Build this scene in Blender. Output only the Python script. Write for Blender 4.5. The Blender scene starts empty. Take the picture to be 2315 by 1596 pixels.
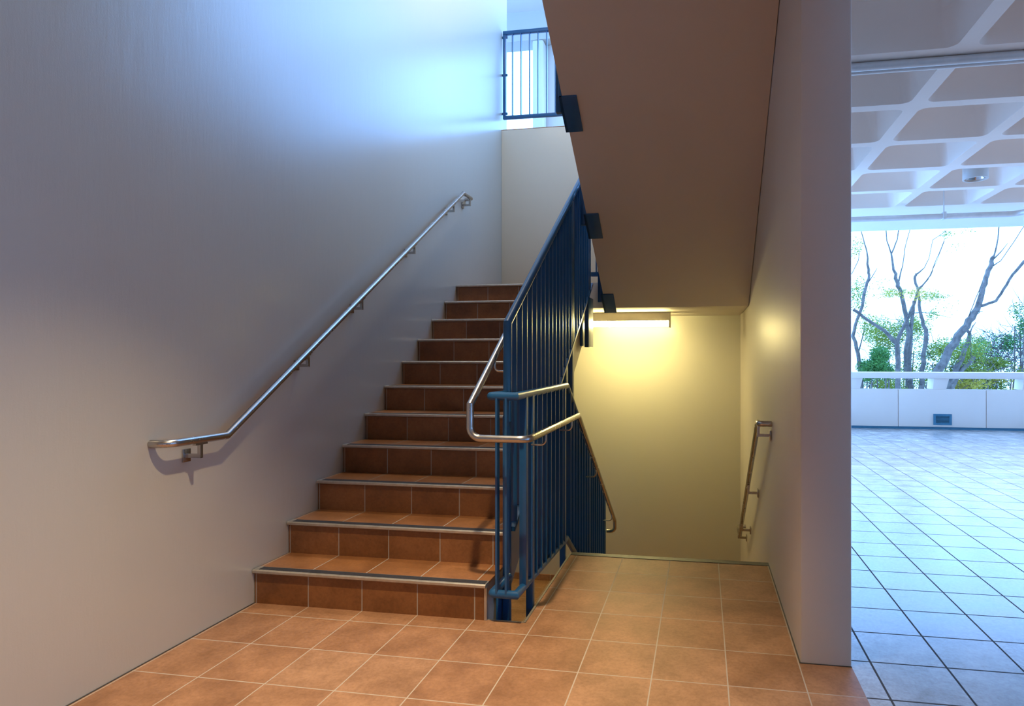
import bpy, bmesh, math, random
from mathutils import Vector, Matrix

scene = bpy.context.scene
COL = scene.collection
PI = math.pi

# ------------------------------------------------------------------ camera
cam_data = bpy.data.cameras.new('camera')
cam = bpy.data.objects.new('camera', cam_data)
COL.objects.link(cam)
cam.location = (2.0331, -2.8633, 1.3113)
cam.rotation_euler = (PI / 2, 0, 0.1729)
cam_data.sensor_width = 36.0
cam_data.sensor_fit = 'HORIZONTAL'
cam_data.lens = 1419.0 / 2315.0 * 36.0
cam_data.shift_x = (1157.5 - 1339.2) / 2315.0
cam_data.shift_y = (806.6 - 798.0) / 2315.0
cam_data.clip_start = 0.02
cam_data.clip_end = 300
scene.camera = cam

# ------------------------------------------------------------------ world
world = bpy.data.worlds.new('world')
scene.world = world
world.use_nodes = True
wn = world.node_tree.nodes
wl = world.node_tree.links
wn.clear()
w_out = wn.new('ShaderNodeOutputWorld')
w_bg = wn.new('ShaderNodeBackground')
w_bg.inputs['Color'].default_value = (0.20, 0.455, 1.0, 1)
w_bg.inputs['Strength'].default_value = 8.6
wl.new(w_bg.outputs[0], w_out.inputs[0])

# ------------------------------------------------------------------ view
vs = scene.view_settings
vs.view_transform = 'Standard'
vs.look = 'None'
vs.exposure = 0.06
vs.gamma = 1.0
vs.use_curve_mapping = False
scene.render.film_transparent = False
scene.cycles.max_bounces = 10
scene.cycles.diffuse_bounces = 6
scene.cycles.glossy_bounces = 4
scene.cycles.sample_clamp_indirect = 6.0
scene.cycles.caustics_reflective = False
scene.cycles.caustics_refractive = False

# ceiling downlight over the floor in front of the stairs
lamp_data = bpy.data.lights.new('entry_downlight_lamp', 'SPOT')
lamp_data.energy = 460
lamp_data.color = (1.0, 0.78, 0.49)
lamp_data.spot_size = math.radians(78)
lamp_data.spot_blend = 0.95
lamp_data.shadow_soft_size = 0.035
lamp = bpy.data.objects.new('entry_downlight_lamp', lamp_data)
COL.objects.link(lamp)
lamp.location = (1.28, -1.02, 3.24)
lamp.rotation_euler = (0, math.radians(6), 0)
# unseen spot behind the viewer, added as warm fill
lamp2_data = bpy.data.lights.new('rear_fill_lamp', 'SPOT')
lamp2_data.energy = 520
lamp2_data.color = (1.0, 0.74, 0.43)
lamp2_data.spot_size = math.radians(72)
lamp2_data.spot_blend = 0.8
lamp2_data.shadow_soft_size = 0.06
lamp2 = bpy.data.objects.new('rear_fill_lamp', lamp2_data)
COL.objects.link(lamp2)
lamp2.location = (0.75, -3.6, 3.24)

# seen terrace downlight switched on, with two unseen ones added to lift the ribs
for tx, ty in ((4.995, 4.66), (8.65, 4.66), (8.65, 1.02)):
    td = bpy.data.lights.new('terrace_downlight_and_fill', 'SPOT')
    td.energy = 300
    td.color = (1.0, 0.86, 0.78)
    td.spot_size = math.radians(120)
    td.spot_blend = 0.7
    td.shadow_soft_size = 0.06
    to = bpy.data.objects.new('terrace_downlight_and_fill', td)
    COL.objects.link(to)
    to.location = (tx, ty, 3.255)

# ceiling lamp of the upper corridor, shining down over the upper railing
up_data = bpy.data.lights.new('corridor_ceiling_lamp', 'SPOT')
up_data.energy = 22
up_data.color = (1.0, 0.84, 0.66)
up_data.spot_size = math.radians(150)
up_data.spot_blend = 0.6
up_data.shadow_soft_size = 0.6
upl = bpy.data.objects.new('corridor_ceiling_lamp', up_data)
COL.objects.link(upl)
upl.location = (0.2, 6.3, 7.02)

# unseen lamp high over the stairwell, added to warm the walls
st_data = bpy.data.lights.new('stairwell_fill_lamp', 'SPOT')
st_data.energy = 330
st_data.color = (1.0, 0.87, 0.66)
st_data.spot_size = math.radians(150)
st_data.spot_blend = 0.6
st_data.shadow_soft_size = 0.3
stl = bpy.data.objects.new('stairwell_fill_lamp', st_data)
COL.objects.link(stl)
stl.location = (0.6, 1.7, 7.02)

# ------------------------------------------------------------------ sizes
T = 0.305            # tile module
R = 0.1824           # riser
G = 0.2802           # tread
XW = -0.318          # left wall face
XS = 0.978           # open side of the up flight
XP = 1.177           # edge of the floor beside the well
XR = 2.449           # right wall, stair side
XC = 2.657           # right wall, terrace side
Y1 = 0.102           # first nosing
YR = 0.120           # first riser face
YL = Y1 + 10 * G     # landing nosing
YB = 4.31            # back wall of the middle landing
YBL = 4.21           # back wall of the lower landing
ZL = 11 * R          # middle landing
Z2 = 22 * R          # upper floor
YD = 1.246           # edge of the floor at the down flight
SL = R / G
SOF = 1.768          # underside of the middle landing
ZLOW = -7 * R        # lower landing
ZC = 3.305           # underside of the waffle slab

# ------------------------------------------------------------------ helpers
WL = {}


def base(o):
    return WL.get(o.name, Vector((0, 0, 0))) if o else Vector((0, 0, 0))


class MB:
    """collects shapes in world coordinates; build() links them as one mesh object"""

    def __init__(self):
        self.bm = bmesh.new()

    def box(self, a, b):
        x0, y0, z0 = a
        x1, y1, z1 = b
        v = [self.bm.verts.new(p) for p in ((x0, y0, z0), (x1, y0, z0), (x1, y1, z0), (x0, y1, z0),
                                            (x0, y0, z1), (x1, y0, z1), (x1, y1, z1), (x0, y1, z1))]
        for f in ((0, 3, 2, 1), (4, 5, 6, 7), (0, 1, 5, 4), (1, 2, 6, 5), (2, 3, 7, 6), (3, 0, 4, 7)):
            self.bm.faces.new([v[i] for i in f])
        return self

    def prism(self, pts, axis, lo, hi):
        """polygon in the plane across `axis` ('x': (y,z), 'y': (x,z), 'z': (x,y)), extruded lo..hi"""
        def P(p, t):
            return {'x': (t, p[0], p[1]), 'y': (p[0], t, p[1]), 'z': (p[0], p[1], t)}[axis]
        a = [self.bm.verts.new(P(p, lo)) for p in pts]
        b = [self.bm.verts.new(P(p, hi)) for p in pts]
        n = len(pts)
        self.bm.faces.new(a)
        self.bm.faces.new(list(reversed(b)))
        for i in range(n):
            j = (i + 1) % n
            self.bm.faces.new((a[j], a[i], b[i], b[j]))
        return self

    def tube(self, pts, r, n=14, cap=True):
        pts = [Vector(p) for p in pts]
        rr = r if isinstance(r, (list, tuple)) else [r] * len(pts)
        d0 = (pts[1] - pts[0]).normalized()
        up = Vector((0, 0, 1)) if abs(d0.z) < 0.9 else Vector((1, 0, 0))
        u = d0.cross(up).normalized()
        rings = []
        dprev = d0
        for i, p in enumerate(pts):
            if i == 0:
                d = d0
                t = d0
                m = 1.0
            elif i == len(pts) - 1:
                d = (pts[i] - pts[i - 1]).normalized()
                t = d
                m = 1.0
            else:
                da = (pts[i] - pts[i - 1]).normalized()
                db = (pts[i + 1] - pts[i]).normalized()
                t = (da + db)
                t = t.normalized() if t.length > 1e-6 else da
                m = 1.0 / max(0.5, t.dot(da))
                d = da
            # transport u along
            ax = dprev.cross(t)
            if ax.length > 1e-8:
                u = Matrix.Rotation(dprev.angle(t), 3, ax.normalized()) @ u
            u = (u - t * u.dot(t)).normalized()
            w = t.cross(u).normalized()
            ring = []
            bend = None
            if m > 1.0001:
                bend = (da - db)
                bend = (bend - t * bend.dot(t)).normalized()
            for k in range(n):
                a = 2 * PI * k / n
                off = (u * math.cos(a) + w * math.sin(a)) * rr[i]
                if bend is not None:
                    off = off + bend * off.dot(bend) * (m - 1.0)
                ring.append(self.bm.verts.new(p + off))
            rings.append(ring)
            dprev = t
        for a, b in zip(rings[:-1], rings[1:]):
            for k in range(n):
                j = (k + 1) % n
                self.bm.faces.new((a[k], a[j], b[j], b[k]))
        if cap:
            self.bm.faces.new(list(reversed(rings[0])))
            self.bm.faces.new(rings[-1])
        return self

    def quad(self, *p):
        self.bm.faces.new([self.bm.verts.new(q) for q in p])
        return self

    def build(self, name, mat, parent=None, bevel=0.0, smooth=True, seg=2):
        bm = self.bm
        bmesh.ops.recalc_face_normals(bm, faces=bm.faces)
        off = base(parent)
        if off.length > 0:
            bmesh.ops.translate(bm, verts=bm.verts, vec=-off)
        if bevel > 0:
            ed = [e for e in bm.edges if len(e.link_faces) == 2 and e.calc_face_angle() > math.radians(25)]
            bmesh.ops.bevel(bm, geom=ed, offset=bevel, segments=seg, affect='EDGES', profile=0.5,
                            clamp_overlap=True)
        me = bpy.data.meshes.new(name)
        bm.to_mesh(me)
        bm.free()
        if smooth:
            me.shade_smooth()
            me.set_sharp_from_angle(angle=math.radians(32))
        me.materials.append(mat)
        o = bpy.data.objects.new(name, me)
        COL.objects.link(o)
        if parent:
            o.parent = parent
            WL[o.name] = off
        return o


def tag(o, label=None, cat=None, group=None, kind=None):
    if label:
        o['label'] = label
    if cat:
        o['category'] = cat
    if group:
        o['group'] = group
    if kind:
        o['kind'] = kind
    return o


def thing(name, label, cat, loc=(0, 0, 0), group=None):
    o = bpy.data.objects.new(name, None)
    COL.objects.link(o)
    o.location = loc
    o.empty_display_size = 0.1
    WL[o.name] = Vector(loc)
    return tag(o, label, cat, group)


def struct(name, mb, mat, label, cat, bevel=0.0):
    o = mb.build(name, mat, None, bevel)
    return tag(o, label, cat, None, 'structure')


def fillet(pts, rad, n=6):
    """polyline with corners rounded; rad is one radius or one per inner corner (0 keeps it sharp)"""
    pts = [Vector(p) for p in pts]
    out = [pts[0]]
    for i in range(1, len(pts) - 1):
        r = rad[i - 1] if isinstance(rad, (list, tuple)) else rad
        p = pts[i]
        a = (pts[i - 1] - p).normalized()
        b = (pts[i + 1] - p).normalized()
        ang = a.angle(b)
        if r <= 0 or ang > math.radians(178):
            out.append(p)
            continue
        d = r / math.tan(ang / 2)
        c = p + (a + b).normalized() * (r / math.sin(ang / 2))
        s, e = p + a * d, p + b * d
        for k in range(n + 1):
            t = k / n
            v = (s - c).normalized().slerp((e - c).normalized(), t)
            out.append(c + v * r)
    out.append(pts[-1])
    return out


def copy_tree(o, parent=None):
    c = o.copy()
    COL.objects.link(c)
    if parent:
        c.parent = parent
    for ch in list(o.children):
        copy_tree(ch, c)
    return c


# ------------------------------------------------------------------ materials
def mat_new(name):
    m = bpy.data.materials.new(name)
    m.use_nodes = True
    nt = m.node_tree
    b = nt.nodes.get('Principled BSDF')
    return m, nt, b


def N(nt, t, **kw):
    n = nt.nodes.new(t)
    for k, v in kw.items():
        setattr(n, k, v)
    return n


def math_node(nt, op, a, b=None, c=None):
    n = nt.nodes.new('ShaderNodeMath')
    n.operation = op
    for i, v in enumerate((a, b, c)):
        if v is None:
            continue
        if isinstance(v, (int, float)):
            n.inputs[i].default_value = v
        else:
            nt.links.new(v, n.inputs[i])
    return n.outputs[0]


def mix_col(nt, fac, a, b, mode='MIX'):
    n = nt.nodes.new('ShaderNodeMix')
    n.data_type = 'RGBA'
    n.blend_type = mode
    if isinstance(fac, (int, float)):
        n.inputs[0].default_value = fac
    else:
        nt.links.new(fac, n.inputs[0])
    for i, v in ((6, a), (7, b)):
        if isinstance(v, tuple):
            n.inputs[i].default_value = v
        else:
            nt.links.new(v, n.inputs[i])
    return n.outputs[2]


def noise(nt, vec, scale, detail=3.0, rough=0.5):
    n = nt.nodes.new('ShaderNodeTexNoise')
    n.inputs['Scale'].default_value = scale
    n.inputs['Detail'].default_value = detail
    n.inputs['Roughness'].default_value = rough
    if vec is not None:
        nt.links.new(vec, n.inputs['Vector'])
    return n.outputs['Fac']


def ramp(nt, fac, stops):
    n = nt.nodes.new('ShaderNodeValToRGB')
    e = n.color_ramp.elements
    e[0].position, e[0].color = stops[0][0], stops[0][1]
    e[1].position, e[1].color = stops[-1][0], stops[-1][1]
    for p, c in stops[1:-1]:
        x = e.new(p)
        x.color = c
    nt.links.new(fac, n.inputs[0])
    return n.outputs[0]


def rgb(r, g, b):
    return (r, g, b, 1.0)


def paint(name, col, rough=0.4, spec=0.5, bump=0.25, var=0.06):
    m, nt, b = mat_new(name)
    pos = N(nt, 'ShaderNodeNewGeometry').outputs['Position']
    n1 = noise(nt, pos, 0.9, 4, 0.55)
    n2 = noise(nt, pos, 9.0, 5, 0.6)
    lo = tuple(c * (1 - var) for c in col[:3]) + (1,)
    hi = tuple(min(1, c * (1 + var)) for c in col[:3]) + (1,)
    c = ramp(nt, n1, [(0.1, lo), (0.9, hi)])
    nt.links.new(c, b.inputs['Base Color'])
    b.inputs['Roughness'].default_value = rough
    b.inputs['Specular IOR Level'].default_value = spec
    # rolled paint: fine orange peel, plus long faint trowel marks
    f = noise(nt, pos, 160.0, 2, 0.5)
    mp = N(nt, 'ShaderNodeMapping')
    mp.inputs['Rotation'].default_value = (0.5, 0.0, 0.0)
    mp.inputs['Scale'].default_value = (3.0, 9.0, 1.4)
    nt.links.new(pos, mp.inputs['Vector'])
    g = noise(nt, mp.outputs[0], 1.6, 6, 0.62)
    h = math_node(nt, 'ADD', math_node(nt, 'MULTIPLY', f, 0.25), math_node(nt, 'MULTIPLY', g, 1.6))
    bp = N(nt, 'ShaderNodeBump')
    bp.inputs['Strength'].default_value = bump
    bp.inputs['Distance'].default_value = 0.004
    nt.links.new(h, bp.inputs['Height'])
    nt.links.new(bp.outputs[0], b.inputs['Normal'])
    return m


def plain(name, col, rough=0.5, metal=0.0, spec=0.5, var=0.08, scale=14.0):
    m, nt, b = mat_new(name)
    pos = N(nt, 'ShaderNodeNewGeometry').outputs['Position']
    n1 = noise(nt, pos, scale, 4, 0.6)
    lo = tuple(c * (1 - var) for c in col[:3]) + (1,)
    hi = tuple(min(1, c * (1 + var)) for c in col[:3]) + (1,)
    nt.links.new(ramp(nt, n1, [(0.3, lo), (0.7, hi)]), b.inputs['Base Color'])
    r = math_node(nt, 'MULTIPLY_ADD', n1, 0.03, rough - 0.015)
    nt.links.new(r, b.inputs['Roughness'])
    b.inputs['Metallic'].default_value = metal
    b.inputs['Specular IOR Level'].default_value = spec
    return m


def tile(name, cols, grout, rows=True, rough=0.38, spec=0.5, y_off=0.0, w=0.0052):
    """square quarry tiles on the world grid; per-tile tint, mottling, recessed grout"""
    m, nt, b = mat_new(name)
    pos = N(nt, 'ShaderNodeNewGeometry').outputs['Position']
    sp = N(nt, 'ShaderNodeSeparateXYZ')
    nt.links.new(pos, sp.inputs[0])
    u = math_node(nt, 'DIVIDE', sp.outputs[0], T)
    masks = []
    fu = math_node(nt, 'FRACT', math_node(nt, 'ADD', u, 0.5))
    du = math_node(nt, 'ABSOLUTE', math_node(nt, 'SUBTRACT', fu, 0.5))
    masks.append(math_node(nt, 'LESS_THAN', du, w / 2 / T))
    cu = math_node(nt, 'FLOOR', u)
    if rows:
        v = math_node(nt, 'DIVIDE', math_node(nt, 'ADD', sp.outputs[1], y_off), T)
        fv = math_node(nt, 'FRACT', math_node(nt, 'ADD', v, 0.5))
        dv = math_node(nt, 'ABSOLUTE', math_node(nt, 'SUBTRACT', fv, 0.5))
        masks.append(math_node(nt, 'LESS_THAN', dv, w / 2 / T))
        cv = math_node(nt, 'FLOOR', v)
    else:
        cv = math_node(nt, 'FLOOR', math_node(nt, 'DIVIDE', math_node(nt, 'ADD', sp.outputs[2], 0.03), R))
    mask = masks[0]
    for k in masks[1:]:
        mask = math_node(nt, 'MAXIMUM', mask, k)
    cb = N(nt, 'ShaderNodeCombineXYZ')
    nt.links.new(cu, cb.inputs[0])
    nt.links.new(cv, cb.inputs[1])
    wn_ = N(nt, 'ShaderNodeTexWhiteNoise')
    nt.links.new(cb.outputs[0], wn_.inputs['Vector'])
    tint = ramp(nt, wn_.outputs['Value'], [(0.0, cols[0]), (0.5, cols[1]), (1.0, cols[2])])
    n1 = noise(nt, pos, 5.0, 6, 0.65)
    n2 = noise(nt, pos, 60.0, 4, 0.65)
    mott = ramp(nt, n1, [(0.32, rgb(0.68, 0.64, 0.6)), (0.66, rgb(1.12, 1.12, 1.12))])
    speck = ramp(nt, n2, [(0.28, rgb(0.82, 0.8, 0.78)), (0.6, rgb(1.04, 1.04, 1.04))])
    c = mix_col(nt, 1.0, tint, mott, 'MULTIPLY')
    c = mix_col(nt, 1.0, c, speck, 'MULTIPLY')
    c = mix_col(nt, mask, c, grout)
    nt.links.new(c, b.inputs['Base Color'])
    ro = math_node(nt, 'MULTIPLY_ADD', n1, 0.18, rough - 0.09)
    mr = N(nt, 'ShaderNodeMix')
    nt.links.new(mask, mr.inputs[0])
    nt.links.new(ro, mr.inputs[2])
    mr.inputs[3].default_value = 0.9
    nt.links.new(mr.outputs[0], b.inputs['Roughness'])
    ms = N(nt, 'ShaderNodeMix')
    nt.links.new(mask, ms.inputs[0])
    ms.inputs[2].default_value = spec
    ms.inputs[3].default_value = 0.1
    nt.links.new(ms.outputs[0], b.inputs['Specular IOR Level'])
    h = math_node(nt, 'SUBTRACT', math_node(nt, 'MULTIPLY', n1, 0.25), mask)
    bp = N(nt, 'ShaderNodeBump')
    bp.inputs['Strength'].default_value = 0.35
    bp.inputs['Distance'].default_value = 0.003
    nt.links.new(h, bp.inputs['Height'])
    nt.links.new(bp.outputs[0], b.inputs['Normal'])
    return m


TCOL = (rgb(0.39, 0.20, 0.105), rgb(0.43, 0.225, 0.12), rgb(0.46, 0.26, 0.15))
M_TILE = tile('terracotta_floor_tile', TCOL, rgb(0.52, 0.44, 0.36), rough=0.52, spec=0.32)
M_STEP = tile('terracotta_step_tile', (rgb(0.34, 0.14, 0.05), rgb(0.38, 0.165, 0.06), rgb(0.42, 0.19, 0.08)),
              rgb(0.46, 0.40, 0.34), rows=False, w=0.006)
M_RISER_SHADED = tile('terracotta_riser_tile_shaded', (rgb(0.22, 0.085, 0.028), rgb(0.26, 0.105, 0.034), rgb(0.30, 0.13, 0.05)),
               rgb(0.40, 0.35, 0.30), rows=False, w=0.006)  # step tile darkened: shade on the upper risers put into the colour
M_TERR = tile('terracotta_tile_daylit', (rgb(0.41, 0.41, 0.40), rgb(0.46, 0.455, 0.44), rgb(0.50, 0.495, 0.48)),
              rgb(0.10, 0.10, 0.10), rough=0.24, spec=0.9, w=0.009)  # same terracotta, greyed: blue daylight put into the tile colour
M_WALL = paint('beige_wall_paint', (0.56, 0.54, 0.462), 0.30, 0.85, 0.22, 0.03)
M_WALL2 = paint('beige_soffit_paint', (0.60, 0.54, 0.48), 0.5, 0.4, 0.2)
M_COLW = paint('pale_wall_end_paint', (0.62, 0.575, 0.54), 0.42, 0.5, 0.2)
M_CONC = paint('painted_concrete', (0.84, 0.74, 0.66), 0.6, 0.35, 0.25)
M_CEIL = paint('waffle_slab_paint', (0.92, 0.80, 0.71), 0.62, 0.3, 0.15)
M_STRG = paint('grey_concrete_stringer', (0.46, 0.43, 0.38), 0.6, 0.35, 0.4)
M_WHITE = paint('white_corridor_paint', (0.62, 0.60, 0.57), 0.5, 0.4, 0.1)
M_BLUE = plain('blue_gloss_paint', (0.013, 0.088, 0.23), 0.3, 0.0, 0.5, 0.06)
M_STEEL = plain('brushed_steel', (0.50, 0.475, 0.45), 0.27, 1.0, 0.5, 0.04, 20)
M_NOSE = plain('nosing_metal', (0.52, 0.48, 0.42), 0.42, 0.7, 0.5, 0.12, 30)
M_GRIT = plain('black_grip_strip', (0.035, 0.035, 0.04), 0.55, 0.0, 0.5, 0.4, 90)
M_DARKTRIM = plain('dark_metal_trim', (0.09, 0.09, 0.09), 0.5, 0.4, 0.5, 0.2, 30)
M_VENT = plain('teal_vent_paint', (0.05, 0.19, 0.29), 0.4, 0.0, 0.5, 0.1)
M_PIPE = plain('painted_conduit', (0.70, 0.69, 0.68), 0.35, 0.2, 0.5, 0.05)
M_LAMPBODY = plain('cream_lamp_housing', (0.62, 0.58, 0.50), 0.4, 0.0, 0.5, 0.05)
M_REFL = plain('polished_reflector', (0.85, 0.85, 0.85), 0.12, 1.0, 0.5, 0.02)
M_BARK = plain('grey_bark', (0.12, 0.10, 0.085), 0.85, 0.0, 0.3, 0.45, 9)
M_SOIL = plain('pale_ground', (0.30, 0.30, 0.26), 0.95, 0.0, 0.2, 0.4, 1.5)
M_GAP = plain('dark_sealant', (0.03, 0.045, 0.05), 0.8, 0.0, 0.3, 0.2)


def emit(name, col, s):
    m, nt, b = mat_new(name)
    b.inputs['Base Color'].default_value = rgb(0.8, 0.8, 0.75)
    b.inputs['Emission Color'].default_value = col
    b.inputs['Emission Strength'].default_value = s
    return m


M_TUBE = emit('lit_lamp_lens', rgb(1.0, 0.82, 0.33), 70.0)
M_LENS = emit('lit_downlight_lens', rgb(1.0, 0.72, 0.42), 4.0)


def leaf_mat(name, a, b_):
    m, nt, b = mat_new(name)
    oi = N(nt, 'ShaderNodeNewGeometry')
    c = ramp(nt, oi.outputs['Random Per Island'], [(0.0, a), (1.0, b_)])
    nt.links.new(c, b.inputs['Base Color'])
    b.inputs['Roughness'].default_value = 0.6
    b.inputs['Specular IOR Level'].default_value = 0.3
    tr = N(nt, 'ShaderNodeBsdfTranslucent')
    nt.links.new(c, tr.inputs['Color'])
    mx = N(nt, 'ShaderNodeMixShader')
    mx.inputs[0].default_value = 0.45
    nt.links.new(b.outputs[0], mx.inputs[1])
    nt.links.new(tr.outputs[0], mx.inputs[2])
    out = nt.nodes.get('Material Output')
    nt.links.new(mx.outputs[0], out.inputs[0])
    return m


M_LEAF = leaf_mat('green_leaves', rgb(0.13, 0.20, 0.025), rgb(0.30, 0.30, 0.05))
M_LEAF2 = leaf_mat('deep_green_leaves', rgb(0.04, 0.14, 0.03), rgb(0.10, 0.22, 0.045))
M_LEAF3 = leaf_mat('yellow_green_leaves', rgb(0.34, 0.30, 0.03), rgb(0.48, 0.36, 0.07))
M_TWIG = leaf_mat('bare_twigs', rgb(0.10, 0.08, 0.07), rgb(0.2, 0.15, 0.12))

# ================================================================== SETTING
# floor of the entry, notched round the stair well
f = MB()
f.prism([(XW, -6.0), (XC, -6.0), (XC, -0.062), (XR, -0.062), (XR, YD), (XP, YD), (XP, YR + 0.006), (XW, YR + 0.006)], 'z', -0.30, 0.0)
struct('floor', f, M_TILE, 'terracotta tiled floor in front of the stairs and beside the stairwell', 'floor')

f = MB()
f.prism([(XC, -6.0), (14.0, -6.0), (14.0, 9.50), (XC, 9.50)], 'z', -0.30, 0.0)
struct('floor_terrace', f, M_TERR, 'terrace floor on the right beyond the wall, daylight painted into its terracotta tiles', 'floor')

# thin edging round the well and at the head of the down flight
f = MB()
f.box((XP - 0.012, YR + 0.006, -0.03), (XP - 0.001, YD - 0.01, 0.003))
f.box((XS + 0.002, YR + 0.006, -0.03), (XP - 0.001, YR + 0.014, 0.002))
struct('trim_1', f, M_NOSE, 'thin metal edging along the tiled floor at the stairwell gap', 'floor edging')

f = MB()
f.box((XW, -6.0, 0.0), (XW + 0.005, YR, 0.003))
f.box((XR - 0.005, -0.062, 0.0), (XR, YD - 0.03, 0.003))
f.box((XR - 0.004, -0.066, 0.0), (XC, -0.062, 0.003))
struct('trim_7', f, M_DARKTRIM, 'thin dark joint where the painted walls meet the tiled floor', 'joint')

f = MB()
f.box((XW - 0.25, -6.0, -3.2), (XW, 4.53, 7.4))
struct('wall_left', f, M_WALL, 'tall painted wall on the left carrying the long steel handrail', 'wall', 0.012)

f = MB()
f.box((XR, -0.062, -3.2), (XC, 4.55, Z2))
struct('wall_right', f, M_COLW, 'painted wall between stairs and terrace with its end facing the viewer', 'wall', 0.010)

f = MB()
f.box((XW, YB, SOF), (XR, YB + 0.24, Z2 - 0.006))
struct('wall_back', f, M_WALL, 'plain painted wall behind the middle landing below the upper railing', 'wall', 0.006)

f = MB()
f.box((XW, YBL, -3.2), (XR, YBL + 0.2, SOF))
struct('wall_lower', f, M_WALL, 'wall behind the lower landing lit yellow by the strip lamp', 'wall')

f = MB()
f.box((XW, YBL - 0.014, ZLOW), (XR, YBL, ZLOW + 0.07))
struct('baseboard_back', f, M_TILE, 'tile skirting at the foot of the yellow lit lower wall', 'baseboard')

f = MB()
f.box((XW - 0.3, -6.25, -0.3), (14.0, -6.0, 7.4))
struct('wall_front', f, M_WALL, 'wall behind the viewer across the entry', 'wall')

f = MB()
f.box((14.0, 2.2, -0.3), (14.25, 9.5, 1.0))
f.box((14.0, -6.0, -0.3), (14.25, 2.2, 2.3))  # unseen taller stretch, added to keep side sky off the interior
struct('wall_terrace_added', f, M_CONC, 'added wall at the far right end of the terrace, holding back sky light', 'wall')

# middle landing (its underside is the ceiling over the lower lamp)
f = MB()
f.box((XS + 0.002, YL + 0.018, SOF), (XR - 0.004, YB, ZL))
f.box((XW + 0.003, YL + 0.06, SOF), (XS + 0.002, YB, ZL))
struct('floor_landing', f, M_WALL2, 'middle landing slab whose pale underside holds the strip lamp', 'landing', 0.004)
f = MB()
f.box((XW, YL + 0.06, ZL), (XR, YB, ZL + 0.001))
struct('trim_2', f, M_TILE, 'tile covering of the middle landing', 'floor tiles')

f = MB()
f.box((XW, -0.9, -3.2), (XR, -0.7, -0.3))
f.box((XW, -0.9, -3.4), (XR, YBL, -3.2))  # added below the entry so sky light cannot leak in
struct('wall_cellar_added', f, M_WALL, 'added wall and floor closing off sky light below the entry floor', 'wall')

f = MB()
f.box((XW, 2.93, ZLOW - 0.2), (XR, YBL, ZLOW))
struct('floor_lower', f, M_TILE, 'tiled lower landing lit yellow and seen through the stairwell gap', 'landing')

# entry ceiling / upper floor slab in front of the well
f = MB()
f.box((1.02, -1.3, 3.32), (XC, 0.04, Z2))
f.box((XW, -6.0, 3.32), (XC, -1.3, Z2))
struct('ceiling', f, M_WALL2, 'flat ceiling above the entry floor', 'ceiling')

# unseen upper wall, added to hold blue sky off the landing wall
f = MB()
f.box((XR, -6.0, Z2), (XC, 2.2, 7.15))
struct('wall_upper', f, M_WALL, 'added upper wall above the entry on the terrace side, holding back sky light', 'wall')

# upper corridor beyond the landing
f = MB()
f.box((-7.0, YB + 0.24, 3.45), (XC, 7.9, Z2))
f.box((XW, YB, Z2 - 0.006), (XR, YB + 0.24, Z2))
struct('floor_upper', f, M_TILE, 'upper corridor floor behind the upper railing', 'floor')
f = MB()
f.box((-7.0, -6.0, 7.15), (XC + 3, 4.55, 7.4))
f.box((-7.0, 4.55, 7.15), (1.3, 8.2, 7.4))
struct('ceiling_upper', f, M_WHITE, 'pale ceiling of the upper corridor', 'ceiling')
f = MB()
f.box((-7.0, 7.4, 6.66), (1.3, 7.75, 7.15))
struct('wall_upper', f, M_STRG, 'grey lintel across the bright upper corridor opening', 'lintel')
f = MB()
f.box((-0.79, 7.4, Z2), (-0.60, 7.75, 6.66))
struct('trim_3', f, M_WHITE, 'white jamb beside the bright upper corridor opening', 'jamb', 0.03)
f = MB()
f.box((-0.60, 7.62, Z2), (-0.05, 7.78, 6.66))
struct('trim_4', f, M_WALL2, 'pale wall strip beside the jamb of the upper corridor', 'wall strip', 0.01)

# ---- waffle slab over the terrace
PX_, PY_ = 0.912, 0.909
RX0, RY0 = 3.700, 2.490
f = MB()
bm = f.bm


def rrect(cx, cy, hx, hy, r, z, n=6):
    out = []
    for qx, qy, a0 in ((1, 1, 0), (-1, 1, 90), (-1, -1, 180), (1, -1, 270)):
        for k in range(n + 1):
            a = math.radians(a0 + 90 * k / n)
            out.append((cx + qx * (hx - r) + r * math.cos(a), cy + qy * (hy - r) + r * math.sin(a), z))
    return out


def srect(cx, cy, hx, hy, z, n=6):
    """points on the outer cell rectangle matching rrect point by point"""
    out = []
    for qx, qy, a0 in ((1, 1, 0), (-1, 1, 90), (-1, -1, 180), (1, -1, 270)):
        for k in range(n + 1):
            t = k / n
            # slide from one side midway to the corner and on to the next side
            e = 0.12
            if a0 in (0, 180):
                px = hx * qx if t <= 0.5 else (hx - e * (t - 0.5) * 2) * qx
                py = (hy - e * (1 - t * 2)) * qy if t <= 0.5 else hy * qy
            else:
                px = (hx - e * (1 - t * 2)) * qx if t <= 0.5 else hx * qx
                py = hy * qy if t <= 0.5 else (hy - e * (t - 0.5) * 2) * qy
            out.append((cx + px, cy + py, z))
    return out


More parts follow.
